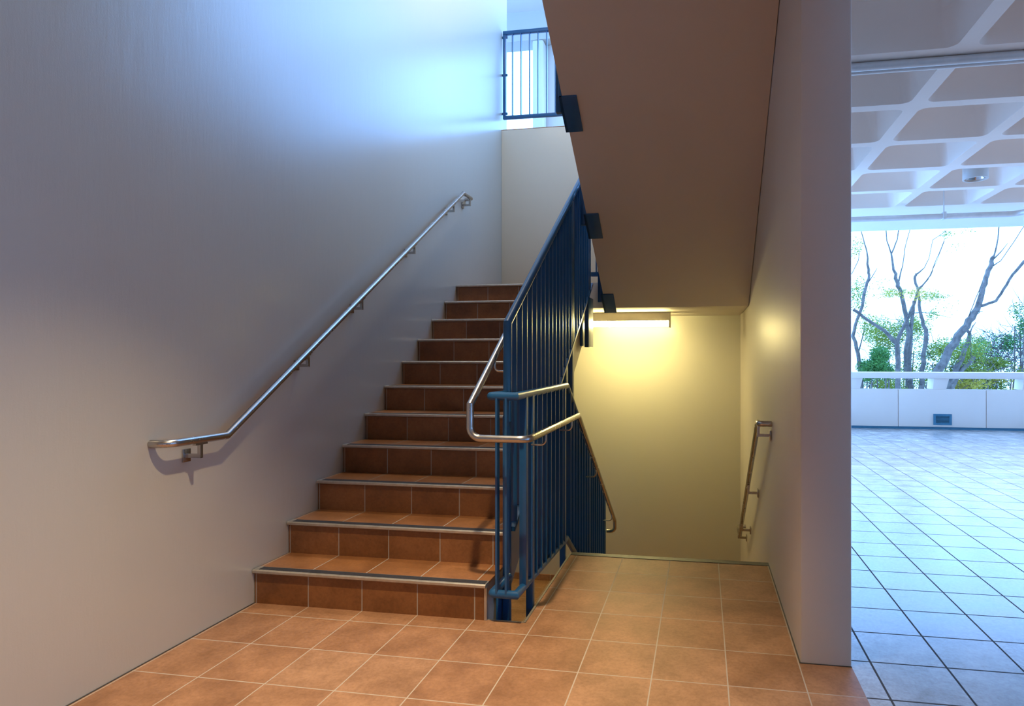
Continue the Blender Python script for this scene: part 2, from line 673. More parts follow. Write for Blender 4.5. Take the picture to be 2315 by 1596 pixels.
cells = []
for i in range(-1, 11):
    for j in range(-10, 4):
        cx = RX0 + (i + 0.5) * PX_
        cy = RY0 + (j + 0.5) * PY_
        cells.append((cx, cy))
for cx, cy in cells:
    o_ = [bm.verts.new(p) for p in srect(cx, cy, PX_ / 2, PY_ / 2, ZC)]
    i_ = [bm.verts.new(p) for p in rrect(cx, cy, PX_ / 2 - 0.058, PY_ / 2 - 0.058, 0.075, ZC)]
    m_ = [bm.verts.new(p) for p in rrect(cx, cy, PX_ / 2 - 0.100, PY_ / 2 - 0.100, 0.085, ZC + 0.24)]
    t_ = [bm.verts.new(p) for p in rrect(cx, cy, PX_ / 2 - 0.150, PY_ / 2 - 0.150, 0.085, ZC + 0.30)]
    n_ = len(o_)
    for a, b in ((o_, i_), (i_, m_), (m_, t_)):
        for k in range(n_):
            q = (k + 1) % n_
            bm.faces.new((a[k], a[q], b[q], b[k]))
    bm.faces.new(t_)
bmesh.ops.remove_doubles(bm, verts=bm.verts, dist=0.0005)
xlo, xhi = RX0 - PX_, RX0 + 10 * PX_
ylo, yhi = RY0 - 10 * PY_, RY0 + 4 * PY_ + 0.0
# rim along the outer end and the top of the slab
f.box((xlo, yhi, ZC), (xhi + 1.5, yhi + 0.10, ZC + 0.44))
f.box((xlo, ylo, ZC + 0.32), (xhi + 1.5, 9.4, ZC + 0.72))
ce = struct('ceiling_terrace', f, M_CEIL, 'white waffle slab ceiling with rounded coffers over the terrace', 'ceiling')

f = MB()
f.box((XC, 8.72, 3.715), (14.0, 9.42, 4.1))
struct('trim_5', f, M_STRG, 'pale edge beam of the terrace roof above the trees', 'beam', 0.01)

# ---- parapet
YPAR = 9.36
f = MB()
jx = [2.66 - 0.0, 4.085, 5.556, 7.024, 8.49, 9.96, 11.43, 12.9, 14.0]
for a, b in zip(jx[:-1], jx[1:]):
    f.box((a + 0.006, YPAR, 0.045), (b - 0.006, YPAR + 0.16, 0.722))
f.box((2.66, YPAR + 0.03, 0.045), (14.0, YPAR + 0.13, 0.70))
struct('wall_parapet', f, M_CONC, 'low pale concrete parapet of jointed panels at the terrace edge', 'parapet', 0.004)
f = MB()
f.box((2.66, YPAR + 0.02, 0.0), (14.0, YPAR + 0.14, 0.05))
struct('trim_6', f, M_VENT, 'dark joint along the foot of the terrace parapet', 'joint')

# planted ground below the terrace
f = MB()
f.box((-25, 9.55, -3.2), (60, 60, -3.0))
struct('ground', f, M_SOIL, 'pale ground beyond the terrace', 'ground')

# ================================================================== STAIRCASES
def step_parts(root, n, x0, x1, y_r, z0, tread_to, mats=(M_STEP, M_NOSE, M_GRIT)):
    """one tiled step: riser slab, tread slab, metal nosing with grip strip"""
    st = MB().box((x0, y_r + 0.002, z0), (x1, y_r + 0.016, z0 + R - 0.022)).build('riser', M_RISER_SHADED, root)
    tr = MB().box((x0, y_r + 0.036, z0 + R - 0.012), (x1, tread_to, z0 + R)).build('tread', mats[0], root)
    nm = MB()
    nm.prism([(y_r - 0.014, z0 + R - 0.019), (y_r - 0.018, z0 + R - 0.015), (y_r - 0.018, z0 + R - 0.004),
              (y_r - 0.013, z0 + R + 0.001), (y_r + 0.040, z0 + R + 0.001), (y_r + 0.040, z0 + R - 0.006),
              (y_r + 0.006, z0 + R - 0.019)], 'x', x0, x1)
    no = nm.build('nosing', mats[1], root)
    MB().box((x0 + 0.03, y_r - 0.006, z0 + R), (x1 - 0.006, y_r + 0.034, z0 + R + 0.0025)).build('grip_strip', mats[2], no)


up = thing('staircase', 'terracotta tiled flight with metal nosings climbing along the left wall', 'staircase',
           ((XW + XS) / 2, YR, 0))
body = MB()
prof = [(YR + 0.010, 0.0)]
for k in range(11):
    prof.append((YR + 0.010 + k * G, (k + 1) * R - 0.011))
    if k < 10:
        prof.append((YR + 0.010 + (k + 1) * G, (k + 1) * R - 0.011))
prof.append((YL + 0.20, ZL - 0.011))
prof.append((YL + 0.20, SOF - 0.02))
soff = lambda y: R + (y - Y1) * SL - 0.47
yb_ = Y1 + (SOF - 0.02 - R + 0.47) / SL
prof.append((yb_, SOF - 0.02))
prof.append((YR + 0.010, soff(YR)))
body.prism(prof, 'x', XW + 0.004, XS - 0.014)
body.build('stringer', M_STRG, up)
# thin painted face of the concrete side
for k in range(11):
    y_r = YR + k * G
    step_parts(up, k, XW + 0.004, XS, y_r, k * R, y_r + G + 0.004 if k < 10 else YL + 0.12)
ma = MB().box((XS - 0.012, YR - 0.002, 0.001), (XS + 0.001, YR + 0.010, R - 0.018))
ma.build('edge_trim', M_NOSE, up)

dn = thing('staircase', 'tiled flight going down beside the right wall to the lower landing', 'staircase',
           ((XP + XR) / 2, YD, 0))
body = MB()
prof = [(YD - 0.03, -0.02)]
for k in range(1, 7):
    prof.append((YD - 0.01 + (k - 1) * G, -k * R - 0.013))
    prof.append((YD - 0.01 + k * G, -k * R - 0.013))
prof.append((YD - 0.01 + 6 * G, ZLOW - 0.2))
prof.append((YD - 0.03, -0.02 - 0.42))
# sawtooth, stepping down
pp = [(YD - 0.02, -0.015)]
for k in range(1, 7):
    pp.append((YD + (k - 1) * G - 0.012, -(k - 1) * R - 0.015))
    pp.append((YD + (k - 1) * G - 0.012, -k * R - 0.013))
pp.append((YD + 6 * G - 0.012, -6 * R - 0.013))
pp.append((YD + 6 * G - 0.012, ZLOW - 0.15))
pp.append((YD - 0.02, -0.43))
body.prism(pp, 'x', XP, XR - 0.004)
body.build('stringer', M_STRG, dn)
top_n = MB().prism([(YD - 0.045, -0.012), (YD + 0.012, -0.02), (YD + 0.016, -0.004), (YD + 0.010, 0.004),
                    (YD - 0.045, 0.003)], 'x', XP, XR - 0.001).build('nosing', M_DARKTRIM, dn)
for k in range(1, 7):
    yk = YD + k * G
    zt = -k * R
    MB().box((XP, yk - G - 0.010, zt - 0.012), (XR - 0.004, yk - 0.04, zt)).build('tread', M_STEP, dn)
    MB().box((XP, yk - 0.045, zt - 0.016), (XR - 0.004, yk + 0.006, zt + 0.001)).build('nosing', M_NOSE, dn)
    MB().box((XP, yk - G - 0.012, zt + 0.001), (XR - 0.004, yk - G - 0.002, zt + R - 0.017)).build('riser', M_STEP, dn)

rt = thing('staircase', 'upper return flight seen as a sloping brown soffit overhead', 'staircase',
           ((XP + XR) / 2, YL, ZL))
body = MB()
pp = [(YL + 0.01, ZL + 0.002)]
for k in range(10):
    pp.append((YL - k * G, ZL + (k + 1) * R))
    pp.append((YL - (k + 1) * G, ZL + (k + 1) * R))
    if k < 9:
        pass
pp2 = [(YL + 0.02, SOF + 0.001)]
pp2.append((YL + 0.02, ZL + 0.002))
for k in range(10):
    pp2.append((YL - k * G, ZL + k * R + (0.002 if k == 0 else 0)))
    pp2.append((YL - k * G, ZL + (k + 1) * R))
pp2.append((0.05, ZL + 10 * R))
pp2.append((0.05, SOF + (YL + 0.02 - 0.05) * SL))
body.prism(pp2, 'x', 1.150, XR - 0.004)
body.build('soffit_slab', M_WALL2, rt)

# ================================================================== BLUE STAIR RAILING
XU, XF = 1.020, 1.140
PR = 0.0205
gr = thing('stair_railing', 'blue barred railing wrapping the stairwell beside the tiled stairs', 'railing', (1.08, 0.1, 0))
topz = lambda y: 1.49 + (y - 0.33) * SL
botz = lambda y: 1.118 + (y - 1.518) * SL
YE = 2.86
# sloped top tube of the up flight and its newel
MB().tube([(XU, 0.33, 0.97), (XU, 0.33, 1.49), (XU, YE, topz(YE))], 0.023).build('top_rail', M_BLUE, gr)
MB().box((XU - 0.022, 0.312, -0.34), (XU + 0.012, 0.362, 1.00)).build('post', M_BLUE, gr, 0.003)
MB().box((XS + 0.001, 0.262, -0.36), (XS + 0.013, 0.412, 0.12)).build('bracket_plate', M_BLUE, gr, 0.002)
# bottom channel of the up flight
bt = MB()
y0b = 0.40
bt.prism([(y0b, botz(y0b) - 0.020), (YE, botz(YE) - 0.020), (YE, botz(YE) + 0.004), (y0b, botz(y0b) + 0.004)],
         'x', XU - 0.021, XU + 0.021)
bt.build('bottom_rail', M_BLUE, gr)
# bars of the up flight
nb = 0
yb = 0.437
while yb < YE - 0.03:
    z0 = max(botz(yb), 0.10)
    MB().box((XU - 0.019, yb - 0.005, z0 - 0.01), (XU + 0.019, yb + 0.005, topz(yb) - 0.012)).build('baluster', M_BLUE, gr)
    yb += 0.1047
# posts bolted to the side of the flight
for yp in (1.96, 2.66):
    p = MB().box((XU - 0.020, yp - 0.02, soff(yp) + 0.02), (XU + 0.016, yp + 0.045, topz(yp) - 0.01)).build('post', M_BLUE, gr, 0.002)
    MB().box((XS - 0.0135, yp - 0.045, soff(yp) + 0.03), (XS + 0.006, yp + 0.125, soff(yp) + 0.30)).build('bracket_plate', M_BLUE, gr, 0.002)
MB().box((XU + 0.018, 2.60, botz(2.60) - 0.42), (XU + 0.026, 2.83, botz(2.60) + 0.02)).build('bracket_plate', M_BLUE, gr, 0.002)
# return across the well at the middle landing
MB().tube([(XU, YE - 0.01, topz(YE - 0.01)), (XU, YE + 0.10, topz(YE)), (XF + 0.01, YE + 0.10, topz(YE)),
           (XF + 0.01, YE + 0.0, topz(YE) + 0.02)], 0.021).build('top_rail', M_BLUE, gr)
MB().box((XU - 0.015, YE + 0.08, ZL + 0.06), (XF + 0.03, YE + 0.12, ZL + 0.10)).build('bottom_rail', M_BLUE, gr)
for xx in (1.055, 1.105):
    MB().box((xx - 0.005, YE + 0.082, ZL + 0.08), (xx + 0.005, YE + 0.12, topz(YE))).build('baluster', M_BLUE, gr)

# level part over the floor
YF0, YF1 = 0.085, 1.240
ZT = 1.118
zb_ = lambda y: 0.150 - (y - YF0) * 0.045
MB().tube(fillet([(XU - 0.005, 0.330, ZT - 0.004), (XU - 0.012, YF0, ZT), (XF, YF0, ZT), (XF, YF1, ZT),
                  (XF, YF1 + 1.62, ZT - 1.62 * SL)], [0.018, 0.0, 0.012], 5), PR).build('top_rail', M_BLUE, gr)
MB().tube(fillet([(XU + 0.005, 0.330, 0.150), (XU - 0.002, YF0, 0.150), (XF, YF0, 0.150), (XF, 0.26, zb_(0.26))],
                 [0.012, 0.0], 5), PR).build('bottom_rail', M_BLUE, gr)
MB().tube([(XF, 0.25, zb_(0.25)), (XF, YF1, zb_(YF1)), (XF, YF1 + 1.62, zb_(YF1) - 1.62 * SL)], 0.019).build('bottom_rail', M_BLUE, gr)
for xx in (1.046, 1.094):
    MB().box((xx - 0.005, YF0 - 0.019, 0.155), (xx + 0.005, YF0 + 0.019, ZT - 0.008)).build('baluster', M_BLUE, gr)
for yy, zlo in ((0.222, 0.145), (0.345, -0.28), (1.135, -0.28)):
    MB().box((XF - 0.018, yy - 0.02, zlo), (XF + 0.018, yy + 0.02, ZT - 0.01)).build('post', M_BLUE, gr, 0.002)
for yy in (0.345, 1.135):
    MB().box((XF + 0.016, yy - 0.05, -0.27), (XP - 0.013, yy + 0.05, -0.07)).build('bracket_plate', M_BLUE, gr, 0.002)
yb = 0.425
while yb < YF1 - 0.02:
    if abs(yb - 1.135) > 0.03:
        MB().box((XF - 0.019, yb - 0.005, zb_(yb)), (XF + 0.019, yb + 0.005, ZT - 0.008)).build('baluster', M_BLUE, gr)
    yb += 0.1047
yb = YF1 + 0.06
while yb < YF1 + 1.60:
    d = (yb - YF1) * SL
    MB().box((XF - 0.019, yb - 0.005, zb_(YF1) - d), (XF + 0.019, yb + 0.005, ZT - d - 0.008)).build('baluster', M_BLUE, gr)
    yb += 0.1047
for yy in (YF1 + 0.80, YF1 + 1.62):
    d = (yy - YF1) * SL
    MB().box((XF - 0.018, yy - 0.02, zb_(YF1) - d - 0.36), (XF + 0.018, yy + 0.02, ZT - d + 0.012)).build('post', M_BLUE, gr, 0.002)
    MB().box((XF + 0.016, yy - 0.05, zb_(YF1) - d - 0.34), (XP - 0.001, yy + 0.05, zb_(YF1) - d - 0.16)).build('bracket_plate', M_BLUE, gr, 0.002)

# railing of the return flight
XG = 1.108
g3 = thing('stair_railing', 'blue railing above the soffit, its dark plates bolted to the soffit edge', 'railing', (XG, 1.9, 2.6))
n3 = lambda y: ZL + R + (YL + 0.018 - y) * SL
s3 = lambda y: SOF + (YL + 0.02 - y) * SL
MB().tube([(XG, 2.90, n3(2.90) + 1.05), (XG, 0.15, n3(0.15) + 1.05)], 0.021).build('top_rail', M_BLUE, g3)
MB().tube([(XG, 2.90, n3(2.90) + 0.02), (XG, 0.15, n3(0.15) + 0.02)], 0.019).build('bottom_rail', M_BLUE, g3)
yb = 2.83
while yb > 0.2:
    MB().box((XG - 0.019, yb - 0.005, n3(yb) + 0.02), (XG + 0.019, yb + 0.005, n3(yb) + 1.04)).build('baluster', M_BLUE, g3)
    yb -= 0.1047
for yp in (1.17, 2.03, 2.86):
    MB().box((XG - 0.020, yp - 0.025, s3(yp) + 0.005), (XG + 0.016, yp + 0.025, n3(yp) + 1.04)).build('post', M_BLUE, g3, 0.002)
    pl = MB()
    a, b = yp - 0.112, yp + 0.112
    pl.prism([(a, s3(a) - 0.001), (b, s3(b) - 0.001), (b, s3(b) - 0.012), (a, s3(a) - 0.012)], 'x', 1.128, 1.246)
    pl.prism([(a, s3(a) - 0.012), (b, s3(b) - 0.012), (b, s3(b) + 0.13), (a, s3(a) + 0.13)], 'x', 1.128, 1.149)
    pl.build('bracket_plate', M_BLUE, g3, 0.002)

# railing at the edge of the upper corridor
yu = 4.335
g4 = thing('corridor_railing', 'blue barred railing at the bright upper corridor edge', 'railing', (1.0, yu, Z2))
MB().box((-0.303, yu - 0.022, 5.145), (2.44, yu + 0.022, 5.188)).build('top_rail', M_BLUE, g4, 0.004)
MB().box((-0.303, yu - 0.020, 4.140), (2.44, yu + 0.020, 4.180)).build('bottom_rail', M_BLUE, g4, 0.004)
MB().box((-0.303, yu - 0.018, 4.145), (-0.270, yu + 0.018, 5.17)).build('post', M_BLUE, g4, 0.002)
for zz in (4.21, 4.67, 5.12):
    MB().box((-0.317, yu - 0.007, zz - 0.012), (-0.250, yu + 0.008, zz + 0.012)).build('wall_clip', M_BLUE, g4)
xx = -0.187
while xx < 2.40:
    MB().box((xx - 0.005, yu - 0.019, 4.16), (xx + 0.005, yu + 0.019, 5.15)).build('baluster', M_BLUE, g4)
    xx += 0.1045
for px in (0.75, 1.65):
    MB().box((px - 0.02, yu - 0.019, Z2 + 0.001), (px + 0.02, yu + 0.019, 5.15)).build('post', M_BLUE, g4)

# ================================================================== STEEL HANDRAILS
HR = 0.0175


def wall_bracket(root, wx, s, y, z, rx, slope=0.0):
    """plate on the wall, square arm out and up to the rail. s: +1 arm goes +x"""
    br = MB().box((min(wx, wx + s * 0.008), y - 0.022, z - 0.105), (max(wx, wx + s * 0.008), y + 0.022, z - 0.045)).build('bracket', M_STEEL, root, 0.001)
    a = MB()
    a.box((min(wx + s * 0.006, rx + s * 0.008), y - 0.008, z - 0.084), (max(wx + s * 0.006, rx + s * 0.008), y + 0.008, z - 0.066))
    a.box((rx - 0.008, y - 0.0079, z - 0.066), (rx + 0.008, y + 0.0079, z - HR + 0.004))
    a.prism([(y - 0.035, z - HR - 0.006 - 0.035 * slope), (y + 0.035, z - HR - 0.006 + 0.035 * slope),
             (y + 0.035, z - HR + 0.004 + 0.035 * slope), (y - 0.035, z - HR + 0.004 - 0.035 * slope)], 'x', rx - 0.009, rx + 0.009)
    a.build('arm', M_STEEL, br)


XH = -0.240
hl = thing('handrail', 'long steel handrail climbing the tall left wall on small brackets', 'handrail', (XW, 1.3, 0.9))
zl = lambda y: 0.929 + (y + 0.165) * 0.641
MB().tube(fillet([(XW + 0.001, -0.515, 0.934), (XH, -0.515, 0.934), (XH, -0.165, 0.929), (XH, 2.90, zl(2.90)),
                  (XH, 3.145, zl(2.90)), (XW + 0.001, 3.145, zl(2.90))], [0.06, 0.0, 0.0, 0.045], 8), HR, 18).build('tube', M_STEEL, hl)
for y, z, sl in ((-0.33, 0.931, 0), (0.47, zl(0.47), .64), (1.06, zl(1.06), .64), (1.85, zl(1.85), .64), (2.66, zl(2.66), .64), (3.07, zl(2.90), 0)):
    wall_bracket(hl, XW + 0.001, 1, y, z, XH, sl)

XQ = 2.372
hr_ = thing('handrail', 'short steel handrail descending the yellow lit right wall', 'handrail', (XR, 1.9, 0.3))
zr = lambda y: 0.908 - (y - 1.115) * SL
MB().tube(fillet([(XR - 0.004, 1.035, 0.908), (XQ, 1.035, 0.908), (XQ, 1.115, 0.908), (XQ, 2.98, zr(2.98)), (XQ, 3.28, zr(2.98)),
                  (XR - 0.004, 3.28, zr(2.98))], [0.03, 0, 0, 0.03], 6), HR, 16).build('tube', M_STEEL, hr_)
for y, z, sl in ((1.09, 0.908, 0), (1.93, zr(1.93), -.65), (2.66, zr(2.66), -.65), (3.17, zr(2.98), 0)):
    wall_bracket(hr_, XR - 0.004, -1, y, z, XQ, sl)

XA, XB, ZH = 0.950, 1.236, 0.926
hm = thing('handrail', 'bent steel handrail looping round the front of the blue railing', 'handrail', (1.1, -0.04, 0.93))
zu = lambda y: 1.085 + (y + 0.03) * 0.645
MB().tube(fillet([(XA, 2.95, zu(2.95)), (XA, -0.03, 1.085), (XA, -0.035, ZH), (XB, -0.040, ZH), (XB, 1.165, ZH),
                  (XB, 2.90, ZH - 1.735 * SL), (XB, 2.93, ZH - 1.735 * SL - 0.11), (XF + 0.018, 2.93, ZH - 1.735 * SL - 0.11)],
                 [0.0, 0.055, 0.05, 0.0, 0.0, 0.05], 9), HR, 20).build('tube', M_STEEL, hm)
for y in (0.30, 0.96):
    MB().tube(fillet([(XF + 0.018, y, ZH - 0.072), (XB, y, ZH - 0.072), (XB, y, ZH - HR + 0.003)], 0.03, 6), 0.0055, 8).build('hook', M_STEEL, hm)
for y in (1.87, 2.72):
    z = ZH - (y - 1.165) * SL
    MB().tube(fillet([(XF + 0.018, y, z - 0.075), (XB, y, z - 0.075), (XB, y, z - HR + 0.003)], 0.03, 6), 0.0055, 8).build('hook', M_STEEL, hm)
for y in (0.333, 1.17, 2.02, 2.75):
    z = zu(y)
    MB().tube(fillet([(XU - 0.02, y, z - 0.085), (XA, y, z - 0.085), (XA, y, z - HR + 0.003)], 0.025, 6), 0.0055, 8).build('hook', M_STEEL, hm)

# ================================================================== LAMPS
sl_ = thing('strip_lamp', 'lit fluorescent strip lamp under the middle landing', 'lamp', (1.27, 3.60, SOF))
MB().box((0.805, 3.54, 1.680), (1.712, 3.66, SOF - 0.001)).build('housing', M_LAMPBODY, sl_, 0.003)
MB().box((0.812, 3.545, 1.624), (1.700, 3.655, 1.681)).build('lens', M_TUBE, sl_, 0.008)
MB().box((1.700, 3.538, 1.612), (1.716, 3.662, SOF - 0.002)).build('end_cap', M_LAMPBODY, sl_, 0.002)
MB().box((0.798, 3.538, 1.612), (0.812, 3.662, SOF - 0.002)).build('end_cap', M_LAMPBODY, sl_, 0.002)

for lx, ly, lb in ((1.28, -1.02, 'round lit downlight in the entry ceiling nearest the stairs'), (0.75, -3.6, 'added fill downlight in the entry ceiling, unseen behind the viewer')):  # the one behind the viewer is an added fill
    el = thing('downlight', lb, 'lamp', (lx, ly, 3.30))
    MB().tube([(lx, ly, 3.319), (lx, ly, 3.30)], 0.12, 24).build('trim_ring', M_LAMPBODY, el)
    MB().tube([(lx, ly, 3.302), (lx, ly, 3.297)], 0.095, 24).build('lens', M_LENS, el)
for lx, ly, lb in ((0.6, 1.7, 'added fill lamp, unseen on the ceiling high over the stairwell'), (0.2, 6.3, 'round lit lamp on the upper corridor ceiling')):  # the one over the stairwell is an added fill
    el = thing('ceiling_lamp', lb, 'lamp', (lx, ly, 7.13))
    MB().tube([(lx, ly, 7.149), (lx, ly, 7.10)], 0.2, 24).build('housing', M_LAMPBODY, el)
    MB().tube([(lx, ly, 7.102), (lx, ly, 7.095)], 0.18, 24).build('lens', M_LENS, el)

nseg = 32
zb2 = 3.262


def lathe(prof, cap=False):
    m = MB()
    rings = [[m.bm.verts.new((dx + r * math.cos(2 * PI * k / nseg), dy + r * math.sin(2 * PI * k / nseg), z)) for k in range(nseg)] for r, z in prof]
    for p, q in zip(rings[:-1], rings[1:]):
        for k in range(nseg):
            j = (k + 1) % nseg
            m.bm.faces.new((p[k], p[j], q[j], q[k]))
    if cap:
        m.bm.faces.new(rings[-1])
    return m


for dx, dy, lb in ((4.995, 4.66, 'white cylinder downlight hanging from the waffle ceiling above the terrace trees'),
                   (8.65, 4.66, 'added cylinder downlight further right, unseen, brightening the waffle ceiling'),
                   (8.65, 1.02, 'added cylinder downlight far right and nearer, unseen, brightening the waffle ceiling')):  # last two are out of view, added to brighten the ribs
    dl = thing('downlight', lb, 'lamp', (dx, dy, 3.28), 'terrace downlights')
    lathe([(0.125, ZC + 0.30), (0.125, zb2), (0.108, zb2), (0.108, zb2 + 0.02)]).build('housing', M_WHITE, dl)
    lathe([(0.108, zb2 + 0.02), (0.085, zb2 + 0.10), (0.045, zb2 + 0.16)], True).build('reflector', M_REFL, dl)
    MB().tube([(dx, dy, zb2 + 0.150), (dx, dy, zb2 + 0.118)], 0.030, 16).build('bulb', M_LENS, dl)

# ================================================================== TERRACE FITTINGS
c1 = MB().tube([(2.66, 1.640, ZC - 0.030), (13.0, 1.640, ZC - 0.030)], 0.028, 16).build('conduit', M_PIPE)
tag(c1, 'pale conduit under the nearest waffle rib, the upper of the pair', 'pipe')
c2 = MB().tube([(2.66, 1.735, ZC - 0.022), (13.0, 1.735, ZC - 0.022)], 0.020, 16).build('conduit', M_PIPE)
tag(c2, 'thin conduit under the nearest waffle rib, the lower of the pair', 'pipe')
dp = thing('drain_pipe', 'pale drain pipe along the terrace roof edge with an elbow and hanger rod', 'pipe', (5.0, 5.95, 3.13))
MB().tube(fillet([(2.7, 5.95, 3.135), (5.98, 5.95, 3.135), (6.45, 5.25, 3.165), (9.0, 5.25, 3.165)], 0.15, 8), 0.036, 18).build('tube', M_PIPE, dp)
MB().tube([(5.127, 5.95, 3.16), (5.127, 5.95, ZC + 0.305)], 0.008, 8).build('hanger_rod', M_PIPE, dp)
MB().box((5.107, 5.908, 3.094), (5.147, 5.992, 3.19)).build('pipe_clamp', M_PIPE, dp, 0.006)

pr = thing('parapet_rail', 'thick white concrete rail on tapered blocks above the terrace parapet', 'rail', (6.2, 9.5, 0.72))
MB().box((2.66, YPAR - 0.02, 0.918), (14.0, YPAR + 0.42, 1.030)).build('top_rail', M_CONC, pr, 0.006)
for k in range(7):
    cx = 4.80 + 1.468 * (k - 1)
    bm_ = MB()
    bm_.prism([(cx - 0.125, 0.722), (cx + 0.100, 0.722), (cx + 0.150, 0.92), (cx - 0.105, 0.92)], 'y', YPAR + 0.01, YPAR + 0.33)
    vs_ = bm_.bm.verts
    bm_.build('rail_block', M_CONC, pr, 0.004)

vt = thing('wall_vent', 'small teal louvred vent low on the terrace parapet', 'vent', (6.30, YPAR, 0.18))
fr = MB()
x0, x1, z0, z1 = 6.147, 6.452, 0.082, 0.280
fr.box((x0, YPAR - 0.014, z0), (x1, YPAR - 0.001, z0 + 0.038))
fr.box((x0, YPAR - 0.014, z1 - 0.034), (x1, YPAR - 0.001, z1))
fr.box((x0, YPAR - 0.014, z0 + 0.038), (x0 + 0.04, YPAR - 0.001, z1 - 0.034))
fr.box((x1 - 0.04, YPAR - 0.014, z0 + 0.038), (x1, YPAR - 0.001, z1 - 0.034))
fr.build('frame', M_VENT, vt)
MB().box((x0 + 0.04, YPAR - 0.004, z0 + 0.038), (x1 - 0.04, YPAR - 0.001, z1 - 0.034)).build('backing', M_GAP, vt)
for k in range(5):
    zz = z0 + 0.048 + k * 0.024
    MB().prism([(YPAR - 0.012, zz), (YPAR - 0.004, zz + 0.008), (YPAR - 0.004, zz + 0.013), (YPAR - 0.012, zz + 0.005)], 'x', x0 + 0.04, x1 - 0.04).build('slat', M_VENT, vt)

# ================================================================== TREES
# A branch is listed as (px, py, thickness) points of the view read at a distance, turned into places in the garden.
F_, CX_, CY_ = 1419.0, 1339.2, 806.6
S_, C_ = math.sin(0.1729), math.cos(0.1729)
CAMP = Vector((2.0331, -2.8633, 1.3113))


def at(px, py, Y):
    a = (px - CX_) / F_
    d = Vector((-S_ + a * C_, C_ + a * S_, -(py - CY_) / F_))
    return CAMP + d * ((Y - CAMP.y) / d.y)


def rad(wpx, Y):
    wpx *= 0.50 + 0.022 * min(wpx, 11)
    return wpx / F_ * (Y + 3.2) * 0.5


rng = random.Random(7)


def leaves(mb, c, r, n, size, flat=1.0, rn=rng):
    for _ in range(n):
        d = Vector((rn.gauss(0, 1), rn.gauss(0, 1), rn.gauss(0, 1))).normalized() * (rn.random() ** 0.45)
        p = Vector(c) + Vector((d.x * r[0], d.y * r[1], d.z * r[2]))
        s = size * (0.6 + 0.8 * rn.random())
        u = Vector((rn.gauss(0, 1), rn.gauss(0, 1), rn.gauss(0, 0.6) * flat)).normalized()
        w = u.cross(Vector((rn.gauss(0, 1), rn.gauss(0, 1), rn.gauss(0, 1)))).normalized()
        mb.quad(p - u * s, p + w * s * 0.42, p + u * s, p - w * s * 0.42)


def twigs(mb, c, r, n, length, th, rn=rng):
    for _ in range(n):
        d = Vector((rn.gauss(0, 1), rn.gauss(0, 1), rn.gauss(0, 1))).normalized() * (rn.random() ** 0.45)
        p = Vector(c) + Vector((d.x * r[0], d.y * r[1], d.z * r[2]))
        u = Vector((rn.gauss(0, 1), rn.gauss(0, .6), abs(rn.gauss(0, 0.8)))).normalized() * length * (0.5 + rn.random())
        k = u.normalized().orthogonal() * length * 0.15 * rn.gauss(0, 1)
        mb.tube([p, p + u * 0.5 + k, p + u], [th, th * 0.8, th * 0.3], 3)


def branch(mb, pts, Y, n=8):
    """pts: (px, py, width px[, dY])"""
    P, Rr = [], []
    for q in pts:
        yy = Y + (q[3] if len(q) > 3 else 0)
        P.append(at(q[0], q[1], yy))
        Rr.append(rad(q[2], yy))
    # subdivide with a little wander
    PP, RR = [P[0]], [Rr[0]]
    for i in range(len(P) - 1):
        for k in (1, 2, 3):
            t = k / 3
            v = P[i].lerp(P[i + 1], t)
            if k < 3:
                v += Vector((rng.gauss(0, 1), rng.gauss(0, 1), rng.gauss(0, 1))) * Rr[i] * 0.22
            PP.append(v)
            RR.append(Rr[i] + (Rr[i + 1] - Rr[i]) * t)
    mb.tube(PP, RR, n)


def root_to_ground(mb, px, py, w, Y, lean=0.0):
    p = at(px, py, Y)
    r = rad(w, Y)
    mb.tube([(p.x + lean, p.y, -3.02), (p.x + lean * 0.3, p.y, -1.0), p], [r * 1.5, r * 1.15, r], 8)


def tree(label, Y, stem, branches, clumps, mat, leaf=0.07):
    p = at(stem[0], stem[1], Y)
    t = thing('tree', label, 'tree', (p.x, Y, -3.0), 'trees beyond the terrace')
    tm = MB()
    root_to_ground(tm, stem[0], stem[1], stem[2], Y)
    for b in branches:
        branch(tm, b, Y)
    tm.build('trunk', M_BARK, t)
    if clumps:
        fm = MB()
        for (px, py, rx, ry, n) in clumps:
            c = at(px, py, Y + rng.uniform(-0.4, 0.8))
            s = (Y + 3.2) / F_
            leaves(fm, c, (rx * s, max(rx * s * 0.8, 0.3), ry * s), n * 3, leaf * 0.5)
        fm.build('foliage', mat, t, smooth=False)
    return t


tree('tree with a thick trunk forking into a broad bare Y just behind the parapet', 11.6, (2030, 880, 15),
     [[(2030, 885, 15), (2030, 840, 14), (2028, 776, 14), (2000, 748, 10), (1960, 722, 9), (1929, 700, 9)],
      [(2026, 778, 13), (2040, 745, 10), (2058, 705, 9), (2070, 675, 8), (2075, 655, 7), (2090, 640, 5), (2104, 622, 4), (2112, 598, 3), (2122, 575, 2.5), (2136, 540, 2)]],
     [(2080, 665, 40, 14, 120), (2010, 665, 24, 9, 60)], M_LEAF3, 0.05)
tree('pale tree with an upright twin stem reaching the roof edge', 14.0, (2060, 870, 13),
     [[(2052, 880, 12), (2048, 800, 13), (2055, 750, 13), (2045, 700, 12), (2036, 660, 11), (2030, 640, 11), (2020, 610, 8), (2015, 574, 6)],
      [(2015, 574, 5), (2005, 545, 4), (2001, 505, 4)], [(2015, 574, 5), (2029, 540, 4), (2034, 500, 4)],
      [(2031, 640, 6), (2041, 600, 3.5), (2046, 560, 3), (2062, 500, 2.5)],
      [(2058, 880, 14), (2056, 800, 12), (2062, 720, 10), (2066, 680, 8)]],
     [(2025, 662, 30, 10, 90), (2090, 800, 40, 40, 300)], M_LEAF, 0.055)
